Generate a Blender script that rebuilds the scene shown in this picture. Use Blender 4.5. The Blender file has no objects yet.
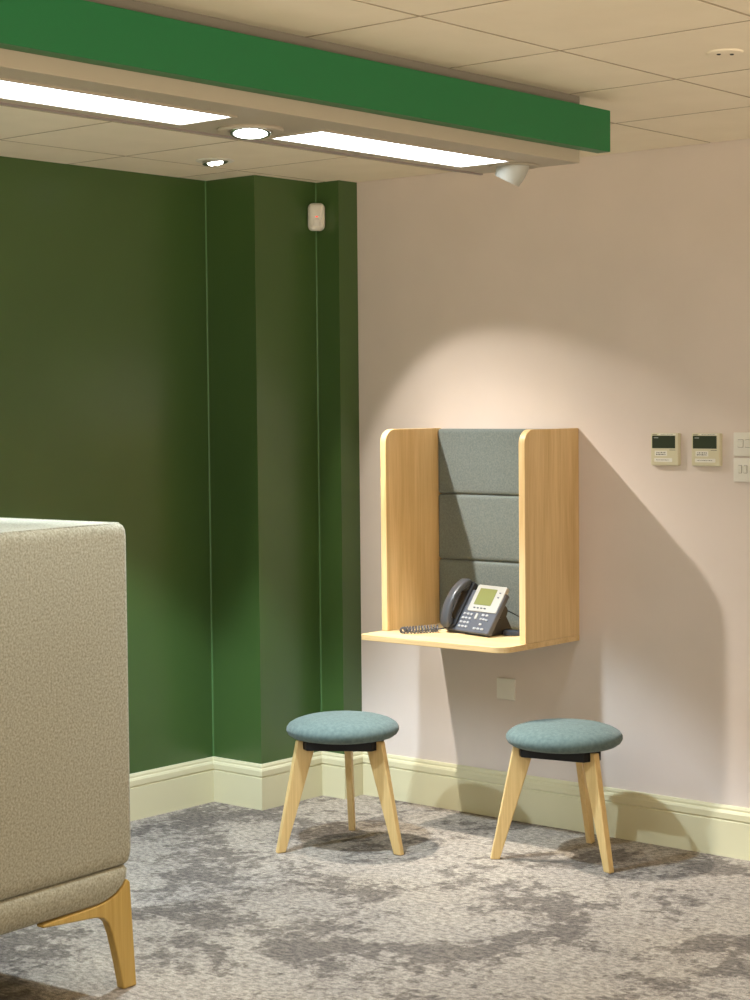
import bpy, bmesh, math, random
from mathutils import Vector, Matrix
random.seed(4)
PI = math.pi
S = bpy.context.scene
COL = S.collection
S.view_settings.view_transform = 'Standard'
S.view_settings.look = 'None'
S.view_settings.gamma = 1.0
S.view_settings.use_curve_mapping = False
S.view_settings.exposure = 0.0

H = 2.636          # ceiling height
# ------------------------------------------------------------------ helpers
def link(o): COL.objects.link(o); return o

def obj(name, bm, mat, parent=None, smooth=False, bevel=0, segs=2, loc=None, matrix=None, angle=35):
    me = bpy.data.meshes.new(name)
    bmesh.ops.recalc_face_normals(bm, faces=bm.faces)
    if smooth:
        for f in bm.faces: f.smooth = True
    bm.to_mesh(me); bm.free()
    mats = mat if isinstance(mat, (list, tuple)) else [mat]
    for m in mats: me.materials.append(m)
    o = bpy.data.objects.new(name, me); link(o)
    if parent: o.parent = parent
    if loc: o.location = loc
    if matrix is not None: o.matrix_local = matrix
    if bevel:
        b = o.modifiers.new('bevel', 'BEVEL'); b.width = bevel; b.segments = segs
        b.limit_method = 'ANGLE'; b.angle_limit = math.radians(angle); b.harden_normals = True
        for p in me.polygons: p.use_smooth = True
    elif smooth == 'auto':
        try: me.set_sharp_from_angle(angle=math.radians(angle))
        except Exception: pass
    return o

def thing(name, label, cat, loc=(0, 0, 0), rotz=0, group=None):
    o = bpy.data.objects.new(name, None); link(o)
    o.empty_display_size = .1
    o.location = loc; o.rotation_euler = (0, 0, rotz)
    o['label'] = label; o['category'] = cat
    if group: o['group'] = group
    return o

def tag(o, label, cat, group=None):
    o['label'] = label; o['category'] = cat
    if group: o['group'] = group
    return o

def struct(name, bm, m, **k):
    o = obj(name, bm, m, **k); o['kind'] = 'structure'; return o

def box(bm, x0, x1, y0, y1, z0, z1, M=None, mi=0):
    vs = [Vector((x, y, z)) for z in (z0, z1) for y in (y0, y1) for x in (x0, x1)]
    if M is not None: vs = [M @ v for v in vs]
    v = [bm.verts.new(p) for p in vs]
    for f in ((0, 2, 3, 1), (4, 5, 7, 6), (0, 1, 5, 4), (2, 6, 7, 3), (0, 4, 6, 2), (1, 3, 7, 5)):
        fc = bm.faces.new([v[i] for i in f]); fc.material_index = mi
    return bm

def B(*a, **k): return box(bmesh.new(), *a, **k)

def prism(bm, pts, fn, t0, t1):
    """pts: 2D outline; fn(a,b,t)->3D; extruded t0..t1"""
    a = [bm.verts.new(fn(p[0], p[1], t0)) for p in pts]
    b = [bm.verts.new(fn(p[0], p[1], t1)) for p in pts]
    n = len(pts)
    bm.faces.new(a[::-1]); bm.faces.new(b)
    for i in range(n): bm.faces.new((a[i], a[(i+1) % n], b[(i+1) % n], b[i]))
    return bm

def lathe(bm, prof, n=40, M=None, cap=True):
    """prof: list of (r,z)"""
    rings = []
    for r, z in prof:
        if r < 1e-6:
            p = Vector((0, 0, z)); p = M @ p if M is not None else p
            rings.append([bm.verts.new(p)])
        else:
            ring = []
            for i in range(n):
                a = 2*PI*i/n; p = Vector((r*math.cos(a), r*math.sin(a), z))
                ring.append(bm.verts.new(M @ p if M is not None else p))
            rings.append(ring)
    for A, Bq in zip(rings, rings[1:]):
        for i in range(n):
            j = (i+1) % n
            if len(A) == 1: bm.faces.new((A[0], Bq[i], Bq[j]))
            elif len(Bq) == 1: bm.faces.new((A[i], A[j], Bq[0]))
            else: bm.faces.new((A[i], A[j], Bq[j], Bq[i]))
    if cap:
        for R in (rings[0], rings[-1]):
            if len(R) > 1: bm.faces.new(R)
    return bm

def rrect(x0, x1, y0, y1, r, n=6):
    r = min(r, (x1-x0)/2-1e-5, (y1-y0)/2-1e-5); P = []
    for cx, cy, a0 in ((x1-r, y1-r, 0), (x0+r, y1-r, 90), (x0+r, y0+r, 180), (x1-r, y0+r, 270)):
        for k in range(n+1):
            a = math.radians(a0 + 90*k/n); P.append((cx+r*math.cos(a), cy+r*math.sin(a)))
    return P

def stack(bm, x0, x1, y0, y1, r, levels, n=6, M=None):
    """rounded rectangle loops; levels: (z, inset)"""
    prev = None; first = None
    for z, ins in levels:
        L = rrect(x0+ins, x1-ins, y0+ins, y1-ins, max(r-ins, .0015), n)
        ring = []
        for x, y in L:
            p = Vector((x, y, z)); ring.append(bm.verts.new(M @ p if M is not None else p))
        if prev:
            for i in range(len(ring)):
                j = (i+1) % len(ring); bm.faces.new((prev[i], prev[j], ring[j], ring[i]))
        else: first = ring
        prev = ring
    bm.faces.new(first[::-1]); bm.faces.new(prev)
    return bm

def tube(bm, pts, r, n=8, closed=False):
    pts = [Vector(p) for p in pts]; rings = []; up = Vector((0, 0, 1))
    N = len(pts); ref = None
    for i, p in enumerate(pts):
        t = (pts[min(i+1, N-1)] - pts[max(i-1, 0)]).normalized()
        if ref is None:
            ref = up.cross(t)
            if ref.length < .1: ref = Vector((1, 0, 0))
        ref = (ref - t*ref.dot(t)).normalized(); b = t.cross(ref)
        rr = r[i] if isinstance(r, (list, tuple)) else r
        rings.append([bm.verts.new(p + (ref*math.cos(2*PI*k/n) + b*math.sin(2*PI*k/n))*rr) for k in range(n)])
    for A, Bq in zip(rings, rings[1:]):
        for k in range(n):
            j = (k+1) % n; bm.faces.new((A[k], A[j], Bq[j], Bq[k]))
    bm.faces.new(rings[0][::-1]); bm.faces.new(rings[-1])
    return bm

# ------------------------------------------------------------------ materials
def mat(name, col, rough=.6, spec=.3, metal=0, coat=0):
    m = bpy.data.materials.new(name); m.use_nodes = True
    b = m.node_tree.nodes['Principled BSDF']
    b.inputs['Base Color'].default_value = (*col, 1)
    b.inputs['Roughness'].default_value = rough
    b.inputs['Specular IOR Level'].default_value = spec
    b.inputs['Metallic'].default_value = metal
    b.inputs['Coat Weight'].default_value = coat
    return m

def nodes(m): return m.node_tree.nodes, m.node_tree.links, m.node_tree.nodes['Principled BSDF']

def noise_mat(name, c1, c2, scale, rough=.7, spec=.25, bump=0, bscale=None, stretch=(1, 1, 1), detail=4, lo=.35, hi=.65):
    m = mat(name, c1, rough, spec); N, L, b = nodes(m)
    tc = N.new('ShaderNodeTexCoord'); mp = N.new('ShaderNodeMapping'); mp.inputs['Scale'].default_value = stretch
    L.new(tc.outputs['Object'], mp.inputs['Vector'])
    nz = N.new('ShaderNodeTexNoise'); nz.inputs['Scale'].default_value = scale; nz.inputs['Detail'].default_value = detail
    L.new(mp.outputs[0], nz.inputs['Vector'])
    cr = N.new('ShaderNodeValToRGB'); cr.color_ramp.elements[0].position = lo; cr.color_ramp.elements[1].position = hi
    cr.color_ramp.elements[0].color = (*c1, 1); cr.color_ramp.elements[1].color = (*c2, 1)
    L.new(nz.outputs['Fac'], cr.inputs[0]); L.new(cr.outputs[0], b.inputs['Base Color'])
    if bump:
        n2 = N.new('ShaderNodeTexNoise'); n2.inputs['Scale'].default_value = bscale or scale; n2.inputs['Detail'].default_value = 2
        L.new(mp.outputs[0], n2.inputs['Vector'])
        bp = N.new('ShaderNodeBump'); bp.inputs['Strength'].default_value = bump; bp.inputs['Distance'].default_value = .002
        L.new(n2.outputs['Fac'], bp.inputs['Height']); L.new(bp.outputs[0], b.inputs['Normal'])
    return m

def wood(name, axis, dark=(.60, .40, .175), light=(.78, .57, .30)):
    m = mat(name, light, .45, .3); N, L, b = nodes(m)
    tc = N.new('ShaderNodeTexCoord'); mp = N.new('ShaderNodeMapping')
    s = [16, 16, 16]; s[axis] = 1.1; mp.inputs['Scale'].default_value = s
    L.new(tc.outputs['Object'], mp.inputs['Vector'])
    n1 = N.new('ShaderNodeTexNoise'); n1.inputs['Scale'].default_value = 1; n1.inputs['Detail'].default_value = 5; n1.inputs['Distortion'].default_value = .6
    L.new(mp.outputs[0], n1.inputs['Vector'])
    mp2 = N.new('ShaderNodeMapping'); s2 = [160, 160, 160]; s2[axis] = 5; mp2.inputs['Scale'].default_value = s2
    L.new(tc.outputs['Object'], mp2.inputs['Vector'])
    n2 = N.new('ShaderNodeTexNoise'); n2.inputs['Scale'].default_value = 1; n2.inputs['Detail'].default_value = 3
    L.new(mp2.outputs[0], n2.inputs['Vector'])
    mx = N.new('ShaderNodeMath'); mx.operation = 'MULTIPLY_ADD'; mx.inputs[1].default_value = .35; L.new(n2.outputs['Fac'], mx.inputs[0])
    m3 = N.new('ShaderNodeMath'); m3.operation = 'MULTIPLY'; m3.inputs[1].default_value = .65; L.new(n1.outputs['Fac'], m3.inputs[0])
    L.new(m3.outputs[0], mx.inputs[2])
    cr = N.new('ShaderNodeValToRGB'); cr.color_ramp.elements[0].position = .33; cr.color_ramp.elements[1].position = .6
    cr.color_ramp.elements[0].color = (*dark, 1); cr.color_ramp.elements[1].color = (*light, 1)
    L.new(mx.outputs[0], cr.inputs[0]); L.new(cr.outputs[0], b.inputs['Base Color'])
    return m

def emit(name, col, strength):
    m = bpy.data.materials.new(name); m.use_nodes = True; N = m.node_tree.nodes; L = m.node_tree.links
    N.clear(); e = N.new('ShaderNodeEmission'); o = N.new('ShaderNodeOutputMaterial')
    e.inputs[0].default_value = (*col, 1); e.inputs[1].default_value = strength; L.new(e.outputs[0], o.inputs[0]); return m

M_wall = noise_mat('cream_wall_paint', (.69, .61, .56), (.72, .635, .585), 3, .75, .2, bump=.03, bscale=260)
M_green = noise_mat('green_wall_paint', (.050, .104, .026), (.056, .113, .029), 2.2, .30, .65, bump=.05, bscale=220)
M_ceil = noise_mat('ceiling_tile', (.84, .76, .62), (.87, .79, .65), 6, .8, .15)
M_gap = mat('ceiling_gap_dark', (.46, .39, .29), .9, .1)
M_skirt = mat('cream_green_gloss', (.68, .64, .43), .35, .4)
M_woodz = wood('pale_oak_vertical', 2)
M_woodx = wood('pale_oak_horizontal', 0)
M_leg = wood('ash_leg', 2, (.60, .40, .155), (.77, .555, .255))
M_sleg = wood('sofa_leg_oak', 2, (.45, .29, .07), (.57, .39, .12))
M_black = mat('black_painted_steel', (.012, .012, .014), .5, .3)
M_white = mat('white_plastic', (.78, .76, .70), .35, .4)
M_cream = mat('cream_plastic', (.66, .62, .45), .4, .35)
M_raft = mat('raft_beige_metal', (.42, .375, .30), .5, .3)
M_neck = mat('raft_shaded_metal', (.22, .2, .17), .6, .2)  # darker copy of the raft metal, shade under the ceiling in its colour
M_fascia = mat('raft_green_metal', (.008, .145, .046), .4, .35)
M_pg = mat('phone_grey', (.075, .082, .10), .4, .4)
M_pd = mat('phone_charcoal', (.022, .023, .027), .4, .45)
M_ps = mat('phone_silver', (.34, .34, .315), .35, .4)
M_cord = mat('cord_grey', (.07, .07, .08), .35, .5)
M_key = mat('phone_key', (.36, .37, .38), .4, .4)
M_lcd = mat('lcd_olive', (.165, .18, .065), .25, .5)
M_tlcd = mat('dark_green_lcd', (.036, .044, .028), .25, .5)
M_ink = mat('black_ink', (.03, .03, .03), .5, .3)
M_chrome = mat('brushed_chrome', (.6, .6, .58), .25, .5, 1)
M_led = emit('led_white', (.90, .96, 1.0), 9)
M_led_hot = emit('led_white_hot', (1, .97, .9), 14)
M_red = emit('red_indicator', (1, .12, .08), 1.4)

def fabric(name, c1, c2, weave=900, sc=70):
    m = noise_mat(name, c1, c2, sc, .95, .1, detail=8, lo=.3, hi=.7); N, L, b = nodes(m)
    b.inputs['Sheen Weight'].default_value = .15
    tc = N.new('ShaderNodeTexCoord'); n = N.new('ShaderNodeTexNoise'); n.inputs['Scale'].default_value = weave; n.inputs['Detail'].default_value = 1
    L.new(tc.outputs['Object'], n.inputs['Vector'])
    bp = N.new('ShaderNodeBump'); bp.inputs['Strength'].default_value = .5; bp.inputs['Distance'].default_value = .0012
    L.new(n.outputs['Fac'], bp.inputs['Height']); L.new(bp.outputs[0], b.inputs['Normal'])
    return m
M_teal = fabric('grey_teal_wool', (.095, .137, .13), (.14, .192, .182))
M_pad = fabric('grey_wool', (.125, .153, .15), (.185, .215, .208), sc=200)
M_sofa = fabric('oatmeal_wool', (.27, .255, .18), (.51, .49, .38), sc=150)

def carpet_mat():
    m = mat('mottled_carpet', (.3, .27, .24), .95, .05); N, L, b = nodes(m)
    tc = N.new('ShaderNodeTexCoord')
    def nz(scale, detail, rough=.6, dist=0, st=(1, 1, 1)):
        mp = N.new('ShaderNodeMapping'); mp.inputs['Scale'].default_value = st; L.new(tc.outputs['Object'], mp.inputs['Vector'])
        n = N.new('ShaderNodeTexNoise'); n.inputs['Scale'].default_value = scale; n.inputs['Detail'].default_value = detail
        n.inputs['Roughness'].default_value = rough; n.inputs['Distortion'].default_value = dist
        L.new(mp.outputs[0], n.inputs['Vector']); return n.outputs['Fac']
    def ramp(v, a, bq, ca, cb):
        r = N.new('ShaderNodeValToRGB'); r.color_ramp.elements[0].position = a; r.color_ramp.elements[1].position = bq
        r.color_ramp.elements[0].color = (*ca, 1); r.color_ramp.elements[1].color = (*cb, 1); L.new(v, r.inputs[0]); return r.outputs[0]
    def mix(f, c1, c2, mode='MIX'):
        x = N.new('ShaderNodeMix'); x.data_type = 'RGBA'; x.blend_type = mode
        if isinstance(f, float): x.inputs[0].default_value = f
        else: L.new(f, x.inputs[0])
        for i, c in ((6, c1), (7, c2)):
            if isinstance(c, tuple): x.inputs[i].default_value = (*c, 1)
            else: L.new(c, x.inputs[i])
        return x.outputs[2]
    c0 = nz(2.6, 6, .62, .3); c1 = nz(17, 8, .72, .1, (1, .8, 1))
    ad = N.new('ShaderNodeMath'); ad.operation = 'MULTIPLY_ADD'; ad.inputs[1].default_value = .75; L.new(c1, ad.inputs[0])
    L.new(c0, ad.inputs[2])
    patches = ramp(ad.outputs[0], .81, .885, (0, 0, 0), (1, 1, 1))
    base = mix(patches, (.185, .162, .142), (.36, .322, .278))
    tone = ramp(nz(1.1, 5, .6), .35, .65, (.82, .82, .84), (1.1, 1.08, 1.03))
    base = mix(1.0, base, tone, 'MULTIPLY')
    fleck = ramp(nz(55, 4, .75, 0, (.7, 1, 1)), .40, .60, (.66, .65, .64), (1.25, 1.24, 1.22))
    base = mix(1.0, base, fleck, 'MULTIPLY')
    loops = ramp(nz(330, 1), .3, .7, (.58, .58, .58), (1.38, 1.38, 1.38))
    base = mix(1.0, base, loops, 'MULTIPLY')
    L.new(base, b.inputs['Base Color'])
    bp = N.new('ShaderNodeBump'); bp.inputs['Strength'].default_value = .7; bp.inputs['Distance'].default_value = .003
    L.new(nz(240, 2), bp.inputs['Height']); L.new(bp.outputs[0], b.inputs['Normal'])
    return m
M_carpet = carpet_mat()

# ------------------------------------------------------------------ room shell
XF, YN = 7.0, -8.0
XL, XC, YC, YS = -.414, -.129, -.497, -.12     # left wall, column face, column start, pipe-box step
struct('floor', B(XL-.2, XF, YN, .2, -.1, 0), M_carpet)
struct('wall_back', B(0, XF, 0, .15, 0, H+.12), M_wall)
bm = bmesh.new()
outline = [(XL-.15, YN), (XL, YN), (XL, YC), (XC, YC), (XC, YS), (0, YS), (0, .15), (XL-.15, .15)]
prism(bm, outline, lambda a, b, t: Vector((a, b, t)), 0, H+.12)
struct('wall_left', bm, M_green)
# suspended ceiling: tiles with fine grooves, dark backing above
bm = bmesh.new()
GX, GY, P, g = 2.324, -.65, .6, .005
def clampbox(x0, x1, y0, y1):
    box(bm, x0, x1, y0, y1, H, H+.015, mi=0)
    bm.faces.ensure_lookup_table()
    for f in bm.faces[-4:]: f.material_index = 1      # tile edges sit against the dark grid bars
xs = [GX + P*k for k in range(-6, 9)]; ys = [GY - P*k for k in range(-2, 14)]
def xmin_at(y): return XL if y < YC-1e-4 else (XC if y < YS-1e-4 else 0)
for x in xs:
    for y in ys:
        x0, x1, y0, y1 = x+g, x+P-g, y+g, y+P-g
        if y > GY+.1: continue
        if abs(y-GY) < .01: y1 = -.004      # last row runs up to the wall
        x1 = min(x1, XF); y0 = max(y0, YN)
        if y1 - y0 < .02 or x1 - x0 < .02: continue
        cuts = [c for c in (YC, YS) if y0 < c < y1 and x0 < .01]
        segs = [y0] + cuts + [y1]
        for a, b in zip(segs, segs[1:]):
            xm = xmin_at((a+b)/2)+.004
            if xm > x1-.01: continue
            bb = b
            clampbox(max(x0, xm), x1, a, bb)
box(bm, XL-.1, XF, YN, .1, H+.0149, H+.05, mi=1)
struct('ceiling', bm, [M_ceil, M_gap])

# skirting: profile extruded along a mitred path
HB = .19
PROF = [(0, 0), (.020, 0), (.020, HB*.70), (.0165, HB*.715), (.0165, HB*.735), (.021, HB*.75), (.021, HB*.86), (.017, HB*.90), (.012, HB*.915), (.012, HB*.955), (.008, HB), (0, HB)]
def skirting(path):
    """path of (x,y); room lies to the right of the walking direction"""
    bm = bmesh.new(); rings = []; n = len(path)
    for i, p in enumerate(path):
        p = Vector(p)
        d0 = (Vector(path[i])-Vector(path[i-1])).normalized() if i else None
        d1 = (Vector(path[i+1])-Vector(path[i])).normalized() if i < n-1 else None
        if d0 is None: d0 = d1
        if d1 is None: d1 = d0
        n0 = Vector((d0.y, -d0.x)); n1 = Vector((d1.y, -d1.x))
        nn = (n0+n1).normalized(); k = 1/max(nn.dot(n0), .3)
        rings.append([bm.verts.new((p.x+nn.x*k*t, p.y+nn.y*k*t, z)) for t, z in PROF])
    for A, Q in zip(rings, rings[1:]):
        for k in range(len(PROF)):
            j = (k+1) % len(PROF); bm.faces.new((A[k], A[j], Q[j], Q[k]))
    bm.faces.new(rings[0]); bm.faces.new(rings[-1][::-1])
    return bm
struct('baseboard_left', skirting([(XL, YN), (XL, YC), (XC, YC), (XC, YS), (0, YS), (0, 0)]), M_skirt)
struct('baseboard_back', skirting([(0, 0), (XF, 0)]), M_skirt)
# caulk beads in the two inner green corners, lighter to paint in the highlight
M_caulk_highlight = mat('green_caulk_highlight', (.07, .16, .05), .3, .5)
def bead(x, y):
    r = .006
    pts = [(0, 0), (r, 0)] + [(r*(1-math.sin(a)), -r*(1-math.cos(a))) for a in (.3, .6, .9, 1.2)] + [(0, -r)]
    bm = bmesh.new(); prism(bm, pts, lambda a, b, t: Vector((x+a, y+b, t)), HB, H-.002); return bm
struct('trim_1', bead(XL, YC), M_caulk_highlight)
struct('trim_2', bead(XC, YS), M_caulk_highlight)

# ------------------------------------------------------------------ ceiling raft
RX0, RX1, RY, RZ = 1.575, 1.950, -1.2, 2.43
raft = thing('ceiling_raft', 'long beige ceiling raft with a green fascia board hanging over the room', 'ceiling raft', ((RX0+RX1)/2, -4.4, RZ))
def rl(x, y, z): return (x-(RX0+RX1)/2, y+4.4, z-RZ)
def rbox(x0, x1, y0, y1, z0, z1):
    a = rl(x0, y0, z0); b = rl(x1, y1, z1); return B(a[0], b[0], a[1], b[1], a[2], b[2])
obj('body', rbox(RX0, RX1, -7.6, RY, RZ, 2.600), M_raft, raft, bevel=.002)
obj('neck', rbox(RX0+.012, RX1+.001, -7.6, RY-.001, 2.600, H-.001), M_neck, raft)['label'] = 'neck above the green board, its shade put into a darker grey'
obj('fascia_board', rbox(RX1+.001, 2.0, -7.6, -1.103, 2.469, 2.597), M_fascia, raft, bevel=.002)['label'] = 'green fascia board'
obj('edge_strip', rbox(RX0-.012, RX0, -7.6, RY, RZ-.004, 2.47), mat('grey_edge', (.30, .26, .25), .5), raft)

def led_panel(y0, y1, label):
    t = thing('led_panel_light', label, 'ceiling light', (1.741, (y0+y1)/2, RZ), 0, 'LED panels along the underside of the raft')
    L2 = (y1-y0)/2; w = .104
    bm = bmesh.new()
    for a in ((-w, w, -L2, -L2+.012), (-w, w, L2-.012, L2), (-w, -w+.01, -L2+.012, L2-.012), (w-.01, w, -L2+.012, L2-.012)):
        box(bm, *a, -.005, -.0002)
    obj('frame', bm, M_raft, t)
    obj('diffuser', B(-w+.01, w-.01, -L2+.012, L2-.012, -.0032, -.0004), M_led, t)
led_panel(-2.28, -1.40, 'white LED panel at the far end of the raft, between the two round spotlights')
led_panel(-3.48, -2.60, 'white LED panel in the nearer part of the raft, upper left')
led_panel(-4.68, -3.80, 'white LED panel of the raft beyond the left edge')
led_panel(-5.88, -5.00, 'white LED panel at the very near end of the raft, out of the photo')

def axis_matrix(d, loc):
    """matrix whose -Z points along d"""
    return Matrix.Translation(loc) @ (-Vector(d)).to_track_quat('Z', 'Y').to_matrix().to_4x4()

# round spotlights between the panels, lamp tipped towards the room
def round_spot(y, label, d):
    t = thing('spotlight', label, 'spotlight', (1.710, y, RZ))
    bm = bmesh.new(); lathe(bm, [(.058, 0), (.088, 0), (.09, -.004), (.086, -.009), (.062, -.007), (.058, -.002)], 48, cap=False)
    obj('ring', bm, M_raft, t, smooth='auto')
    Mt = axis_matrix(d, (0, 0, .002))
    bm = bmesh.new(); lathe(bm, [(.046, -.016), (.054, -.016), (.056, -.01), (.056, .018), (.046, .018)], 40, Mt, cap=False)
    obj('lamp_body', bm, M_chrome, t, smooth='auto')
    bm = bmesh.new(); lathe(bm, [(0, -.0145), (.047, -.0145), (.047, -.012), (0, -.012)], 40, Mt, cap=False)
    obj('lens', bm, M_spot_lens, t)
M_spot_lens = emit('spot_lens', (.95, 1, .98), 10)
round_spot(-2.415, 'round glowing recessed spotlight between the two LED panels of the raft', (.11, -.12, -.985))
round_spot(-3.64, 'round spotlight of the raft just beyond the left edge', (0, 0, -1))
round_spot(-4.84, 'round spotlight of the raft far beyond the left edge, aimed at the booth', (-.26, .9, -.5))
# eyeball spotlight near the raft end, turned away to the left
t = thing('eyeball_spotlight', 'white eyeball spotlight sticking out below the far end of the raft', 'spotlight', (1.770, -1.30, RZ))
bm = bmesh.new(); lathe(bm, [(.05, -.001), (.078, -.001), (.079, -.003), (.075, -.006), (.052, -.005), (.05, -.003)], 48, cap=False)
obj('ring', bm, M_raft, t, smooth='auto')
EY = Vector((-.45, -.15, -.88)).normalized()
Me = axis_matrix(EY, (0.003, 0, 0))
bm = bmesh.new()
prof = [(0, .045), (.03, .038), (.043, .02), (.0465, 0), (.047, -.015), (.0455, -.035), (.042, -.053), (.038, -.053), (.036, -.03), (.03, -.02), (0, -.02)]
lathe(bm, prof, 44, Me, cap=False)
obj('lamp_body', bm, mat('pale_grey_enamel', (.40, .41, .38), .35, .4), t, smooth='auto')
bm = bmesh.new(); lathe(bm, [(0, -.0225), (.03, -.0225), (.03, -.0205), (0, -.0205)], 32, Me, cap=False)
obj('lens', bm, M_led_hot, t)

def downlight(x, y, label, tilt=(.0, 0, -1)):
    t = thing('downlight', label, 'ceiling light', (x, y, H))
    bm = bmesh.new(); lathe(bm, [(.052, -.001), (.074, -.001), (.075, -.004), (.07, -.007), (.055, -.006), (.05, -.003)], 44, cap=False)
    obj('ring', bm, M_white, t, smooth='auto')
    Mt = axis_matrix(tilt, (0, 0, -.004))
    bm = bmesh.new(); lathe(bm, [(0, .002), (.05, .002), (.05, -.008), (.046, -.0105), (.04, -.008), (.012, -.003), (0, -.003)], 40, Mt, cap=False)
    obj('reflector', bm, M_chrome, t, smooth='auto')
    bm = bmesh.new()
    for k in range(7):
        a = 2*PI*k/6; r = 0 if k == 6 else .022
        lathe(bm, [(0, -.0155), (.006, -.013), (.0085, -.006), (.0085, -.003)], 12, Mt @ Matrix.Translation((r*math.cos(a), r*math.sin(a), 0)))
    obj('led_cluster', bm, M_led_hot, t, smooth=True)
    return t
DA = (.089, -.938)
downlight(*DA, 'recessed downlight in the ceiling in front of the green column', (.12, .05, -.99))

t = thing('smoke_sensor_plate', 'flat round white plate with two dark dots on the ceiling, right of the raft', 'ceiling sensor', (2.644, -1.527, H))
bm = bmesh.new(); lathe(bm, [(0, -.006), (.036, -.006), (.047, -.004), (.05, 0), (0, 0)], 40, cap=False)
obj('plate', bm, M_ceil, t, smooth='auto')
for dx, dy in ((.014, .012), (-.012, -.013)):
    bm = bmesh.new(); lathe(bm, [(0, -.0085), (.005, -.0085), (.006, -.006), (0, -.006)], 14, Matrix.Translation((dx, dy, 0)), cap=False)
    obj('dot', bm, M_ink, t)

# motion detector in the corner of the column
t = thing('motion_detector', 'white motion detector with a small red light, high in the corner beside the green column', 'motion detector', (-.098, -.152, 2.428), math.radians(45))
# local -Y faces the room
Mv = Matrix(((1, 0, 0, 0), (0, 0, -1, 0), (0, 1, 0, 0), (0, 0, 0, 1)))   # stack z -> -Y, stack y -> Z
bm = bmesh.new(); stack(bm, -.036, .036, 0, .116, .022, [(-.022, .008), (-.012, .0), (.012, 0), (.022, .004), (.028, .011), (.031, .02)], 8, Mv)
obj('housing', bm, M_white, t, smooth='auto')
bm = bmesh.new(); stack(bm, -.017, .017, .016, .05, .008, [(.028, 0), (.0315, .001), (.0325, .003)], 4, Mv)
obj('lens_window', bm, mat('milky_plastic', (.72, .70, .66), .3, .4), t, smooth='auto')
bm = bmesh.new(); stack(bm, -.006, .006, .054, .060, .003, [(.028, 0), (.0325, .0005)], 4, Mv)
obj('indicator', bm, M_red, t)

# ------------------------------------------------------------------ phone booth
BX0, BX1, BD, SD = .422, 1.134, .362, .50
SZ0, SZ1, BT, TH = .755, .778, 1.589, .030
cxb = (BX0+BX1)/2
booth = thing('phone_booth', 'wall-hung oak phone booth with grey padded back above the two stools', 'phone booth', (cxb, 0, SZ0))
def plx(a, x): return a
w2 = (BX1-BX0)/2
R = .055
pts = [(0, 0), (-BD, 0)] + [(-BD+R-R*math.cos(a), (BT-SZ1)-R+R*math.sin(a)) for a in [PI/2*k/10 for k in range(11)]] + [(0, BT-SZ1)]
for s in (-1, 1):
    bm = bmesh.new(); x0 = -w2 if s < 0 else w2-TH
    prism(bm, pts, lambda a, b, t: Vector((t, a, b+SZ1-SZ0)), x0, x0+TH)
    obj('side_panel', bm, M_woodz, booth, bevel=.003)
RS = .06
x0, x1 = -w2, w2
sp = [(x1, 0), (x0, 0)] + [(x0+.02-.02*math.cos(a), -SD+.02-.02*math.sin(a)) for a in [PI/2*k/6 for k in range(7)]] \
     + [(x1-RS+RS*math.sin(a), -SD+RS-RS*math.cos(a)) for a in [PI/2*k/12 for k in range(13)]]
bm = bmesh.new(); prism(bm, sp, lambda a, b, t: Vector((a, b, t)), 0, SZ1-SZ0)
obj('shelf', bm, M_woodx, booth, bevel=.002)
seams = [SZ1, 1.048, 1.318, BT-.002]
for z0, z1 in zip(seams, seams[1:]):
    bm = bmesh.new()
    stack(bm, -w2+TH+.001, w2-TH-.001, z0-SZ0+.001, z1-SZ0-.001, .012, [(.002, .002), (.006, 0), (.022, 0), (.028, .003), (.031, .008), (.0325, .018)], 5, Mv)
    obj('back_pad', bm, M_pad, booth, smooth='auto', angle=60)

# ------------------------------------------------------------------ desk phone
AN = math.radians(-13)
phone = thing('desk_phone', 'grey office desk phone with olive screen standing on the booth shelf', 'phone', (.772, -.268, SZ1), AN)
TILT = math.radians(57)
# local face frame: u -> X (right), v -> up the face, w -> out of the face
ct, st = math.cos(TILT), math.sin(TILT)
F = Matrix(((1, 0, 0, 0), (0, ct, -st, 0), (0, st, ct, .017), (0, 0, 0, 1)))
U0, U1, VH = -.135, .138, .200
bm = bmesh.new()
stack(bm, U0, U1, -.004, VH-.02, .010, [(-.024, .004), (-.021, 0), (-.003, 0), (0, .003)], 4, F)
obj('body', bm, M_pg, phone, smooth='auto')
bm = bmesh.new(); stack(bm, -.040, .134, .086, VH+.004, .008, [(-.012, .001), (.002, 0), (.0042, .002)], 4, F)
bz = obj('screen_bezel', bm, M_ps, phone, smooth='auto'); bz['label'] = 'silver bezel around the screen'
bm = bmesh.new(); stack(bm, -.016, .086, .115, .188, .002, [(.003, 0), (.0052, 0)], 2, F)
obj('screen', bm, M_lcd, bz)['label'] = 'olive green screen'
for k in range(4):
    bm = bmesh.new(); stack(bm, -.008+k*.021, .004+k*.021, .098, .105, .002, [(.003, 0), (.0065, .001)], 2, F)
    obj('soft_key', bm, M_pg, bz)
for v in (.172, .152):
    bm = bmesh.new(); stack(bm, .103, .115, v, v+.006, .002, [(.003, 0), (.0062, .001)], 2, F)
    obj('line_key', bm, M_pg, bz)
for r_ in range(4):
    for c in range(3):
        bm = bmesh.new(); u = -.052+c*.021; v = .068-r_*.0185
        stack(bm, u, u+.014, v, v+.009, .003, [(-.001, 0), (.0035, .0008)], 3, F)
        obj('key', bm, M_key, phone)
bm = bmesh.new(); stack(bm, .022, .038, .052, .08, .006, [(-.001, 0), (.004, .0015)], 4, F)
obj('navigation_pad', bm, M_ps, phone)
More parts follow.
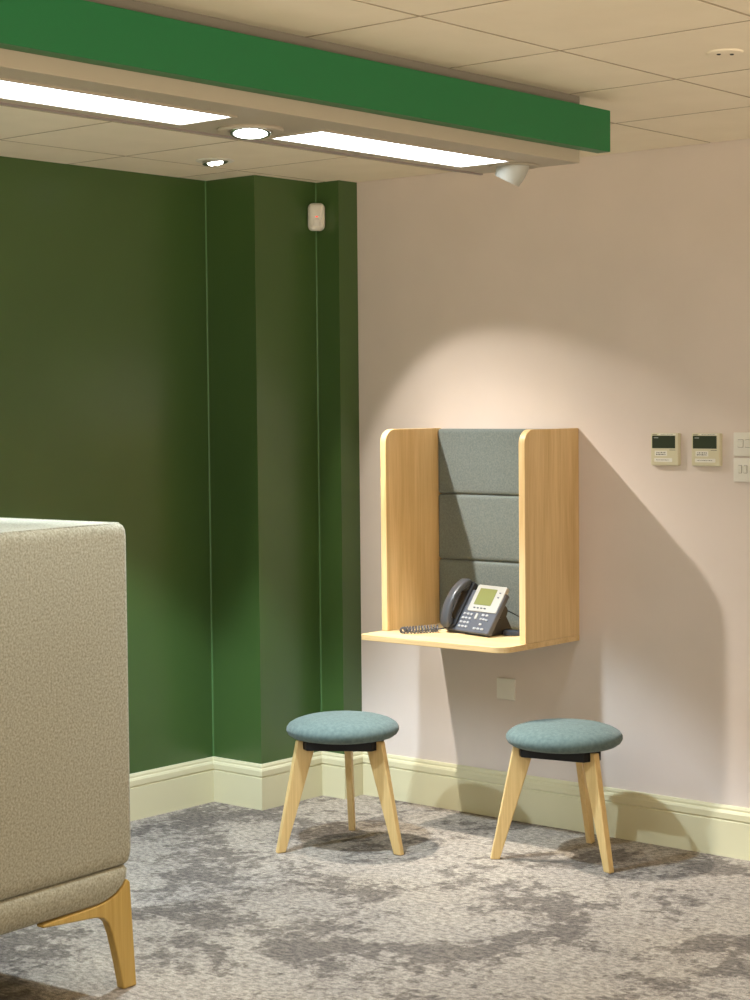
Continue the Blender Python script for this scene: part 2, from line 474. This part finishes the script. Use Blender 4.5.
for u, v, w_ in ((.058, .070, .015), (.082, .070, .015), (.056, .052, .012), (.074, .052, .015), (.094, .050, .01), (.066, .030, .014),
                 (.042, .010, .016), (.064, .010, .015), (.086, .010, .018)):
    bm = bmesh.new(); stack(bm, u, u+w_, v, v+.009, .003, [(-.001, 0), (.0035, .0008)], 3, F)
    obj('function_key', bm, M_key, phone)
# cradle behind handset
bm = bmesh.new(); stack(bm, U0+.002, -.066, .008, VH+.012, .012, [(-.016, 0), (.006, 0), (.010, .004)], 5, F)
obj('cradle', bm, M_pd, phone, smooth='auto')
# handset: arched rounded bar
def handset_bm():
    bm = bmesh.new(); rings = []; n = 26
    for i in range(n+1):
        s = i/n; v = .002 + .203*s; arch = math.sin(PI*s)
        w = .016 + .040*arch**.7
        thick = .030 - .008*arch; wid = .052 - .006*arch
        if i in (0, n): thick *= .7; wid *= .8
        u = -.097
        ds = 1e-3; w2_ = .016+.040*max(math.sin(PI*min(s+ds, 1)), 1e-4)**.7; w1_ = .016+.040*max(math.sin(PI*max(s-ds, 0)), 1e-4)**.7
        T = Vector((0, .203*2*ds, w2_-w1_)).normalized(); Nn = Vector((0, -T.z, T.y))
        ring = []
        for a, b in rrect(-wid/2, wid/2, -thick/2, thick/2, .009, 3):
            p = Vector((u+a, v, w)) + Nn*b; ring.append(bm.verts.new(F @ p))
        rings.append(ring)
    for A, Q in zip(rings, rings[1:]):
        for k in range(len(A)):
            j = (k+1) % len(A); bm.faces.new((A[k], A[j], Q[j], Q[k]))
    bm.faces.new(rings[0][::-1]); bm.faces.new(rings[-1])
    for v in (.024, .182):      # ear and mouth cups
        lathe(bm, [(.0, -.004), (.017, -.004), (.02, .006), (.02, .02), (0, .02)], 20, F @ Matrix.Translation((-.097, v, .008)), cap=False)
    return bm
obj('handset', handset_bm(), mat('phone_handset', (.060, .064, .072), .28, .5), phone, smooth='auto', angle=50)
# stand behind
bm = bmesh.new()
prism(bm, [(.012, .001), (.16, .001), (.16, .012), (.105, .11), (.085, .11), (.03, .03)], lambda a, b, t: Vector((t, a, b)), -.02, .105)
obj('foot_stand', bm, M_pd, phone, bevel=.003)
bm = bmesh.new(); lathe(bm, [(0, -.004), (.024, -.004), (.027, 0), (.027, .012), (0, .012)], 24, Matrix.Translation((.113, .088, .095)) @ Matrix.Rotation(PI/2, 4, 'Y'), cap=False)
obj('hinge_cap', bm, M_pd, phone, smooth='auto')
# coiled handset cord lying on the shelf: hairpin of coils
def coil(path, r=.0100, wire=.0025, pitch=.0135, per=12):
    P = [Vector(p) for p in path]; L = [0]
    for a, b in zip(P, P[1:]): L.append(L[-1]+(b-a).length)
    tot = L[-1]; n = int(tot/pitch*per); out = []
    for i in range(n+1):
        s = tot*i/n; k = max(j for j in range(len(L)) if L[j] <= s+1e-9); k = min(k, len(P)-2)
        f = (s-L[k])/(L[k+1]-L[k]); p = P[k].lerp(P[k+1], f); d = (P[k+1]-P[k]).normalized()
        side = Vector((d.y, -d.x, 0)).normalized(); a = 2*PI*s/pitch
        out.append(p + side*r*math.cos(a) + Vector((0, 0, 1))*r*math.sin(a))
    bm = bmesh.new(); tube(bm, out, wire, 6); return bm
def smoothpath(c, n=40):
    c = [Vector(p) for p in c]; out = []
    for i in range(len(c)-1):
        p0 = c[max(i-1, 0)]; p1 = c[i]; p2 = c[i+1]; p3 = c[min(i+2, len(c)-1)]
        for k in range(n):
            t = k/n; out.append(.5*((2*p1)+(p2-p0)*t+(2*p0-5*p1+4*p2-p3)*t*t+(3*p1-p0-3*p2+p3)*t**3))
    out.append(c[-1]); return out
zc = .0135
cord_w = [(.604, -.225), (.578, -.27), (.552, -.335), (.545, -.372), (.566, -.398), (.600, -.365), (.628, -.310), (.640, -.270)]
inv = (Matrix.Translation((.772, -.268, 0)) @ Matrix.Rotation(AN, 4, 'Z')).inverted()
cp = [inv @ Vector((x, y, zc)) for x, y in cord_w]
obj('coiled_cord', coil(smoothpath(cp, 12)), M_cord, phone, smooth=True)
a0 = inv @ Vector((.640, -.270, zc))
bm = bmesh.new(); tube(bm, smoothpath([a0, a0+Vector((.012, .012, .002)), Vector((-.104, .006, .022))], 8), .003, 8)
obj('cord_end', bm, M_pd, phone, smooth=True)
# power and network lead behind on the right
bm = bmesh.new()
w_ = [(.80, -.10, .03), (.85, -.095, .012), (.92, -.11, .006), (.98, -.09, .006), (1.04, -.07, .006), (1.095, -.045, .006)]
tube(bm, smoothpath([inv @ Vector(p) for p in w_], 10), .0042, 8)
obj('lead', bm, M_pd, phone, smooth=True)
bm = bmesh.new()
w_ = [(.84, -.13, .10), (.91, -.12, .075), (.97, -.08, .03), (1.02, -.05, .008), (1.09, -.05, .005)]
tube(bm, smoothpath([inv @ Vector(p) for p in w_], 10), .0022, 8)
obj('lead', bm, M_pd, phone, smooth=True)
bm = bmesh.new(); Mq = inv @ Matrix.Translation((.945, -.17, 0)) @ Matrix.Rotation(.25, 4, 'Z')
stack(bm, -.045, .045, -.02, .02, .008, [(.001, .002), (.003, 0), (.018, 0), (.021, .003)], 4, Mq)
obj('adapter_block', bm, mat('slate_plastic', (.05, .055, .075), .4, .4), phone, smooth='auto')

# ------------------------------------------------------------------ stools
def make_stool(label, loc, rotz):
    t = thing('stool', label, 'stool', loc, rotz)
    bm = bmesh.new()
    prof = [(0, .420), (.10, .420), (.168, .421), (.195, .427), (.209, .437), (.2155, .449), (.2145, .461), (.206, .473), (.188, .484), (.158, .494), (.118, .5015), (.07, .506), (.03, .508), (0, .5085)]
    lathe(bm, prof, 64, cap=False)
    s = obj('seat', bm, M_teal, t, smooth=True)
    hexa = []
    for k in range(3):
        a = 2*PI*k/3; d = Vector((math.cos(a), math.sin(a))); q = Vector((-d.y, d.x))
        hexa += [tuple(d*.166 - q*.040), tuple(d*.166 + q*.040)]
    bm = bmesh.new(); prism(bm, hexa, lambda a, b, t: Vector((a, b, t)), .386, .4195)
    obj('seat_plate', bm, M_black, t, bevel=.003)
    for k in range(3):
        a = 2*PI*k/3
        pr = [(.243, 0), (.277, 0), (.190, .4205), (.1665, .4205), (.1665, .3865), (.120, .3865)]
        d = Vector((math.cos(a), math.sin(a), 0)); q = Vector((-math.sin(a), math.cos(a), 0))
        bm = bmesh.new(); prism(bm, pr, lambda u, z, w: d*u + q*w + Vector((0, 0, z)), -.0125, .0125)
        obj('leg', bm, M_leg, t, bevel=.004)
    return t
make_stool('round teal-grey padded stool on three pale legs, left one, by the corner', (.561, -.763, 0), math.atan2(.212, -.143))
make_stool('round teal-grey padded stool on three pale legs, right one, below the thermostats', (1.333, -.399, 0), math.atan2(.249, -.053))

# ------------------------------------------------------------------ sofa
# origin at the near right-hand corner on the floor; body extends to -x and -y
sofa = thing('sofa', 'tall light grey fabric sofa on oak legs at the left edge', 'sofa', (1.219, -2.424, 0), math.radians(4.3))
SW, SL = .80, 1.9
def stack2(bm, x0, x1, y0, y1, r, levels, n=8):
    prev = None
    for z, ix, iy in levels:
        ring = [bm.verts.new((x, y, z)) for x, y in rrect(x0+ix, x1-ix, y0+iy, y1-iy, r, n)]
        if prev:
            for i in range(len(ring)):
                j = (i+1) % len(ring); bm.faces.new((prev[i], prev[j], ring[j], ring[i]))
        else: bm.faces.new(ring[::-1])
        prev = ring
    bm.faces.new(prev); return bm
ZS = .362
bm = bmesh.new()
stack(bm, -SW, 0, -SL, 0, .035, [(ZS, .03), (ZS+.0025, .018), (ZS+.010, .009), (ZS+.026, .003), (ZS+.05, 0), (.8, 0), (1.318, 0), (1.336, .0025), (1.347, .008), (1.354, .018), (1.3555, .03)], 8)
obj('backrest_shell', bm, M_sofa, sofa, smooth='auto', angle=50)
bm = bmesh.new()
P_ = rrect(-SW+.019, -.019, -SL+.019, -.019, .018, 6)
tube(bm, [(x, y, 1.3545) for x, y in P_] + [(P_[0][0], P_[0][1], 1.3545)], .0020, 6)
obj('piping', bm, M_sofa, sofa, smooth=True)
bm = bmesh.new()
stack2(bm, -SW, 0, -SL, 0, .05, [(.264, .05, .17), (.2645, .035, .14), (.268, .022, .105), (.276, .013, .075), (.290, .007, .046), (.308, .003, .025), (.328, .001, .011), (.348, .003, .006), (.357, .008, .010), (.361, .018, .020)])
obj('seat_base', bm, M_sofa, sofa, smooth='auto', angle=50)
lp = [(.028, .322), (.04, .305), (.065, .287), (.10, .276), (.15, .268), (.36, .263), (.36, .254), (.24, .243), (.16, .236), (.125, .228), (.104, .208), (.088, .17), (.066, .09), (.046, 0), (-.006, 0), (.004, .15), (.014, .31)]
for sx in (0, 1):
    for sy in (0, 1):
        bm = bmesh.new()
        def fn(u, z, w):
            x = -w; y = -u
            if sx: x = -SW - x
            if sy: y = -SL - y
            return Vector((x, y, z))
        prism(bm, lp, fn, .010, .040)
        obj('leg', bm, M_sleg, sofa, bevel=.006, segs=3)

# ------------------------------------------------------------------ wall fittings
def controller(x0, label, lw, ink_seed):
    t = thing('thermostat', label, 'thermostat', (x0+.06, 0, 1.449))
    bm = bmesh.new(); stack(bm, -.06, .06, 0, .122, .005, [(-.001, 0), (.014, 0), (.018, .001), (.0195, .004)], 3, Mv)
    obj('housing', bm, M_cream, t, smooth='auto')
    bm = bmesh.new(); stack(bm, -.053, .047, .065, .1125, .001, [(.018, 0), (.0202, 0)], 2, Mv)
    s = obj('display', bm, M_tlcd, t); s['label'] = 'dark display window'
    bm = bmesh.new(); stack(bm, -.046, -.026, .103, .106, .0005, [(.0201, 0), (.0205, 0)], 2, Mv); obj('display_mark', bm, M_key, s)
    bm = bmesh.new(); stack(bm, -.025, .050, .1145, .1205, .001, [(.0192, 0), (.0200, 0)], 2, Mv)
    l1 = obj('label_strip', bm, M_white, t)
    bm = bmesh.new(); stack(bm, -.044, .044-lw, .014, .028, .001, [(.0192, 0), (.0200, 0)], 2, Mv)
    l2 = obj('label_strip', bm, M_white, t)
    bm = bmesh.new(); stack(bm, -.042, .012, .036, .056, .001, [(.0192, 0), (.0200, 0)], 2, Mv)
    l3 = obj('label_strip', bm, M_white, t)
    rnd = random.Random(ink_seed)
    def dashes(u0, u1, v, h, par, gap=.002):
        bm = bmesh.new(); u = u0
        while u < u1:
            w = rnd.uniform(.002, .006); stack(bm, u, min(u+w, u1+.001), v, v+h, .0002, [(.0199, 0), (.0203, 0)], 1, Mv); u += w+gap
        o = obj('ink_mark', bm, M_ink if h > .0025 else M_pd, par)
    dashes(-.018, .038, .1168, .0014, l1, .001)
    dashes(-.036, .030-lw, .020, .0022, l2, .0012)
    dashes(-.034, .006, .047, .004, l3, .003)
    dashes(-.036, .004, .040, .004, l3, .0015)
    bm = bmesh.new(); stack(bm, .022, .048, .058, .0595, .0002, [(.0192, 0), (.0200, 0)], 1, Mv); obj('flap_slot', bm, M_ink, t)
    bm = bmesh.new(); stack(bm, -.052, -.032, .1140, .1180, .0002, [(.0192, 0), (.0200, 0)], 1, Mv); obj('badge', bm, mat('badge_grey', (.30, .27, .2), .5), t)
controller(1.472, 'cream wall thermostat with dark display, left of the pair', .010, 3)
controller(1.648, 'cream wall thermostat with dark display, beside the light switches', .002, 8)

def switch_plate(z0, label, rocks):
    t = thing('light_switch', label, 'light switch', (1.818+.073, 0, z0))
    bm = bmesh.new(); stack(bm, -.073, .073, 0, .087, .005, [(0, .001), (.007, 0), (.0095, .0015), (.0105, .004)], 4, Mv)
    obj('plate', bm, M_white, t, smooth='auto')
    for u, w, v0, v1 in rocks:
        bm = bmesh.new(); stack(bm, u-.0012, u+w+.0012, v0-.0012, v1+.0012, .001, [(.010, 0), (.0112, 0)], 2, Mv)
        r_ = obj('rocker_surround', bm, mat('shadow_grey', (.16, .15, .13), .6), t)
        bm = bmesh.new()
        a, b, m_ = .0112, .0150, (v0+v1)/2
        for q, ww in ((a, 0),):
            box(bm, u, u+w, -.0122, -.0105, v0, v1)
        bm2 = bm
        # wedge face
        vs = [bm2.verts.new(p) for p in ((u, -.0122, v0), (u+w, -.0122, v0), (u+w, -.0122, v1), (u, -.0122, v1), (u, -.0165, v1-.004), (u+w, -.0165, v1-.004))]
        for f in ((0, 1, 5, 4), (4, 5, 2, 3), (0, 4, 3), (1, 2, 5), (0, 3, 2, 1)): bm2.faces.new([vs[i] for i in f])
        obj('rocker', bm, M_white, r_)
switch_plate(1.4875, 'white double switch plate at the right edge, upper one', [(-.052, .020, .033, .060), (-.022, .020, .033, .060), (.010, .020, .033, .060), (.036, .016, .033, .060)])
switch_plate(1.3935, 'white double switch plate at the right edge, lower one', [(-.050, .012, .033, .060), (-.028, .012, .033, .060), (.0, .012, .033, .060), (.025, .012, .033, .060)])

t = thing('blank_socket_plate', 'white blank square socket plate on the wall under the phone booth', 'socket plate', (.7775, 0, .486))
bm = bmesh.new(); stack(bm, -.046, .046, 0, .088, .004, [(0, .001), (.005, 0), (.0075, .002), (.008, .005)], 4, Mv)
obj('plate', bm, M_white, t, smooth='auto')
for u in (-.030, .030):
    bm = bmesh.new(); lathe(bm, [(0, .0095), (.003, .0095), (.0035, .008), (0, .008)], 14, Mv @ Matrix.Translation((u, .044, 0)), cap=False)
    obj('screw_cap', bm, M_white, t)

# ------------------------------------------------------------------ lights
def spot(loc, d, power, size, col=(1, 1, 1), blend=.15, r=.02):
    l = bpy.data.lights.new('lamp', 'SPOT'); l.energy = power; l.spot_size = math.radians(size); l.spot_blend = blend
    l.color = col; l.shadow_soft_size = r
    o = bpy.data.objects.new('lamp', l); link(o); o.location = loc
    o.rotation_euler = Vector(d).to_track_quat('-Z', 'Y').to_euler(); return o
WARM = (1, .86, .70); COOL = (.92, .96, 1); COOL2 = (.74, .88, 1)
key = spot((DA[0], DA[1], H-.03), (.41, .285, -.866), 335, 72, (1, .93, .84), .22, .022)
# reflector beam profile: strongest on the axis, weak towards the rim
kl = key.data; kl.use_nodes = True; N, L = kl.node_tree.nodes, kl.node_tree.links
em = N['Emission']; tc = N.new('ShaderNodeTexCoord'); sp = N.new('ShaderNodeSeparateXYZ'); L.new(tc.outputs['Normal'], sp.inputs[0])
ab = N.new('ShaderNodeMath'); ab.operation = 'ABSOLUTE'; L.new(sp.outputs[2], ab.inputs[0])
mr = N.new('ShaderNodeMapRange'); mr.inputs[1].default_value = .83; mr.inputs[2].default_value = .985; L.new(ab.outputs[0], mr.inputs[0])
pw = N.new('ShaderNodeMath'); pw.operation = 'POWER'; pw.inputs[1].default_value = 2; L.new(mr.outputs[0], pw.inputs[0])
ma = N.new('ShaderNodeMath'); ma.operation = 'MULTIPLY_ADD'; ma.inputs[1].default_value = .88; ma.inputs[2].default_value = .12
L.new(pw.outputs[0], ma.inputs[0]); L.new(ma.outputs[0], em.inputs[1])
spot((1.706, -2.43, RZ-.03), (.1, -.1, -1), 40, 80, COOL, .3, .03)
spot((1.765-.02, -1.30-.02, RZ-.055), EY, 30, 70, COOL, .4, .03)
def room_downlight(x, y, power, label, d=(0, 0, -1), size=110, col=WARM, blend=.5):
    downlight(x, y, label); spot((x, y, H-.03), d, power, size, col, blend, .055)
room_downlight(.07, -3.85, 330, 'recessed downlight in the ceiling above the sofa, out of the photo', (0, 0, -1), 124, COOL2, .10)
room_downlight(.776, -1.577, 290, 'recessed downlight in the ceiling hidden behind the raft', (0, 0, -1), 86, COOL2, .25)
room_downlight(3.2, -3.0, 60, 'recessed downlight added right of the raft for room light, out of view')  # unseen lamp, added for general room light
room_downlight(4.4, -5.2, 60, 'recessed downlight added above the camera for room light, out of view')  # likewise added to brighten the room, unseen

w = bpy.data.worlds.new('World'); S.world = w; w.use_nodes = True
N, L = w.node_tree.nodes, w.node_tree.links
bg = N['Background']
# fill light added for the unseen office, brighter below to lift the ceiling
tc = N.new('ShaderNodeTexCoord'); sp = N.new('ShaderNodeSeparateXYZ'); L.new(tc.outputs['Generated'], sp.inputs[0])
mr = N.new('ShaderNodeMapRange'); mr.inputs[1].default_value = -.30; mr.inputs[2].default_value = -.02
mr.inputs[3].default_value = 0; mr.inputs[4].default_value = 1; L.new(sp.outputs[2], mr.inputs[0])
cr = N.new('ShaderNodeValToRGB'); L.new(mr.outputs[0], cr.inputs[0])
cr.color_ramp.elements[0].color = (1, .82, .58, 1); cr.color_ramp.elements[1].color = (.17, .15, .125, 1)
L.new(cr.outputs[0], bg.inputs[0]); bg.inputs[1].default_value = 4.6

# ------------------------------------------------------------------ camera (solved from the room's lines)
yaw, pitch, roll = 2.2748, -.051962, -.009255
f = Vector((math.cos(yaw)*math.cos(pitch), math.sin(yaw)*math.cos(pitch), math.sin(pitch)))
r0 = Vector((math.sin(yaw), -math.cos(yaw), 0)); u0 = r0.cross(f)
r = math.cos(roll)*r0 + math.sin(roll)*u0; u = -math.sin(roll)*r0 + math.cos(roll)*u0
cam = bpy.data.cameras.new('camera'); co = bpy.data.objects.new('camera', cam); link(co)
Mc = Matrix(((r.x, u.x, -f.x, 5.182), (r.y, u.y, -f.y, -6.0018), (r.z, u.z, -f.z, 1.6893), (0, 0, 0, 1)))
co.matrix_world = Mc
cam.sensor_fit = 'VERTICAL'; cam.sensor_height = 36; cam.lens = 1840.5*36/1000
cam.clip_start = .05
S.camera = co
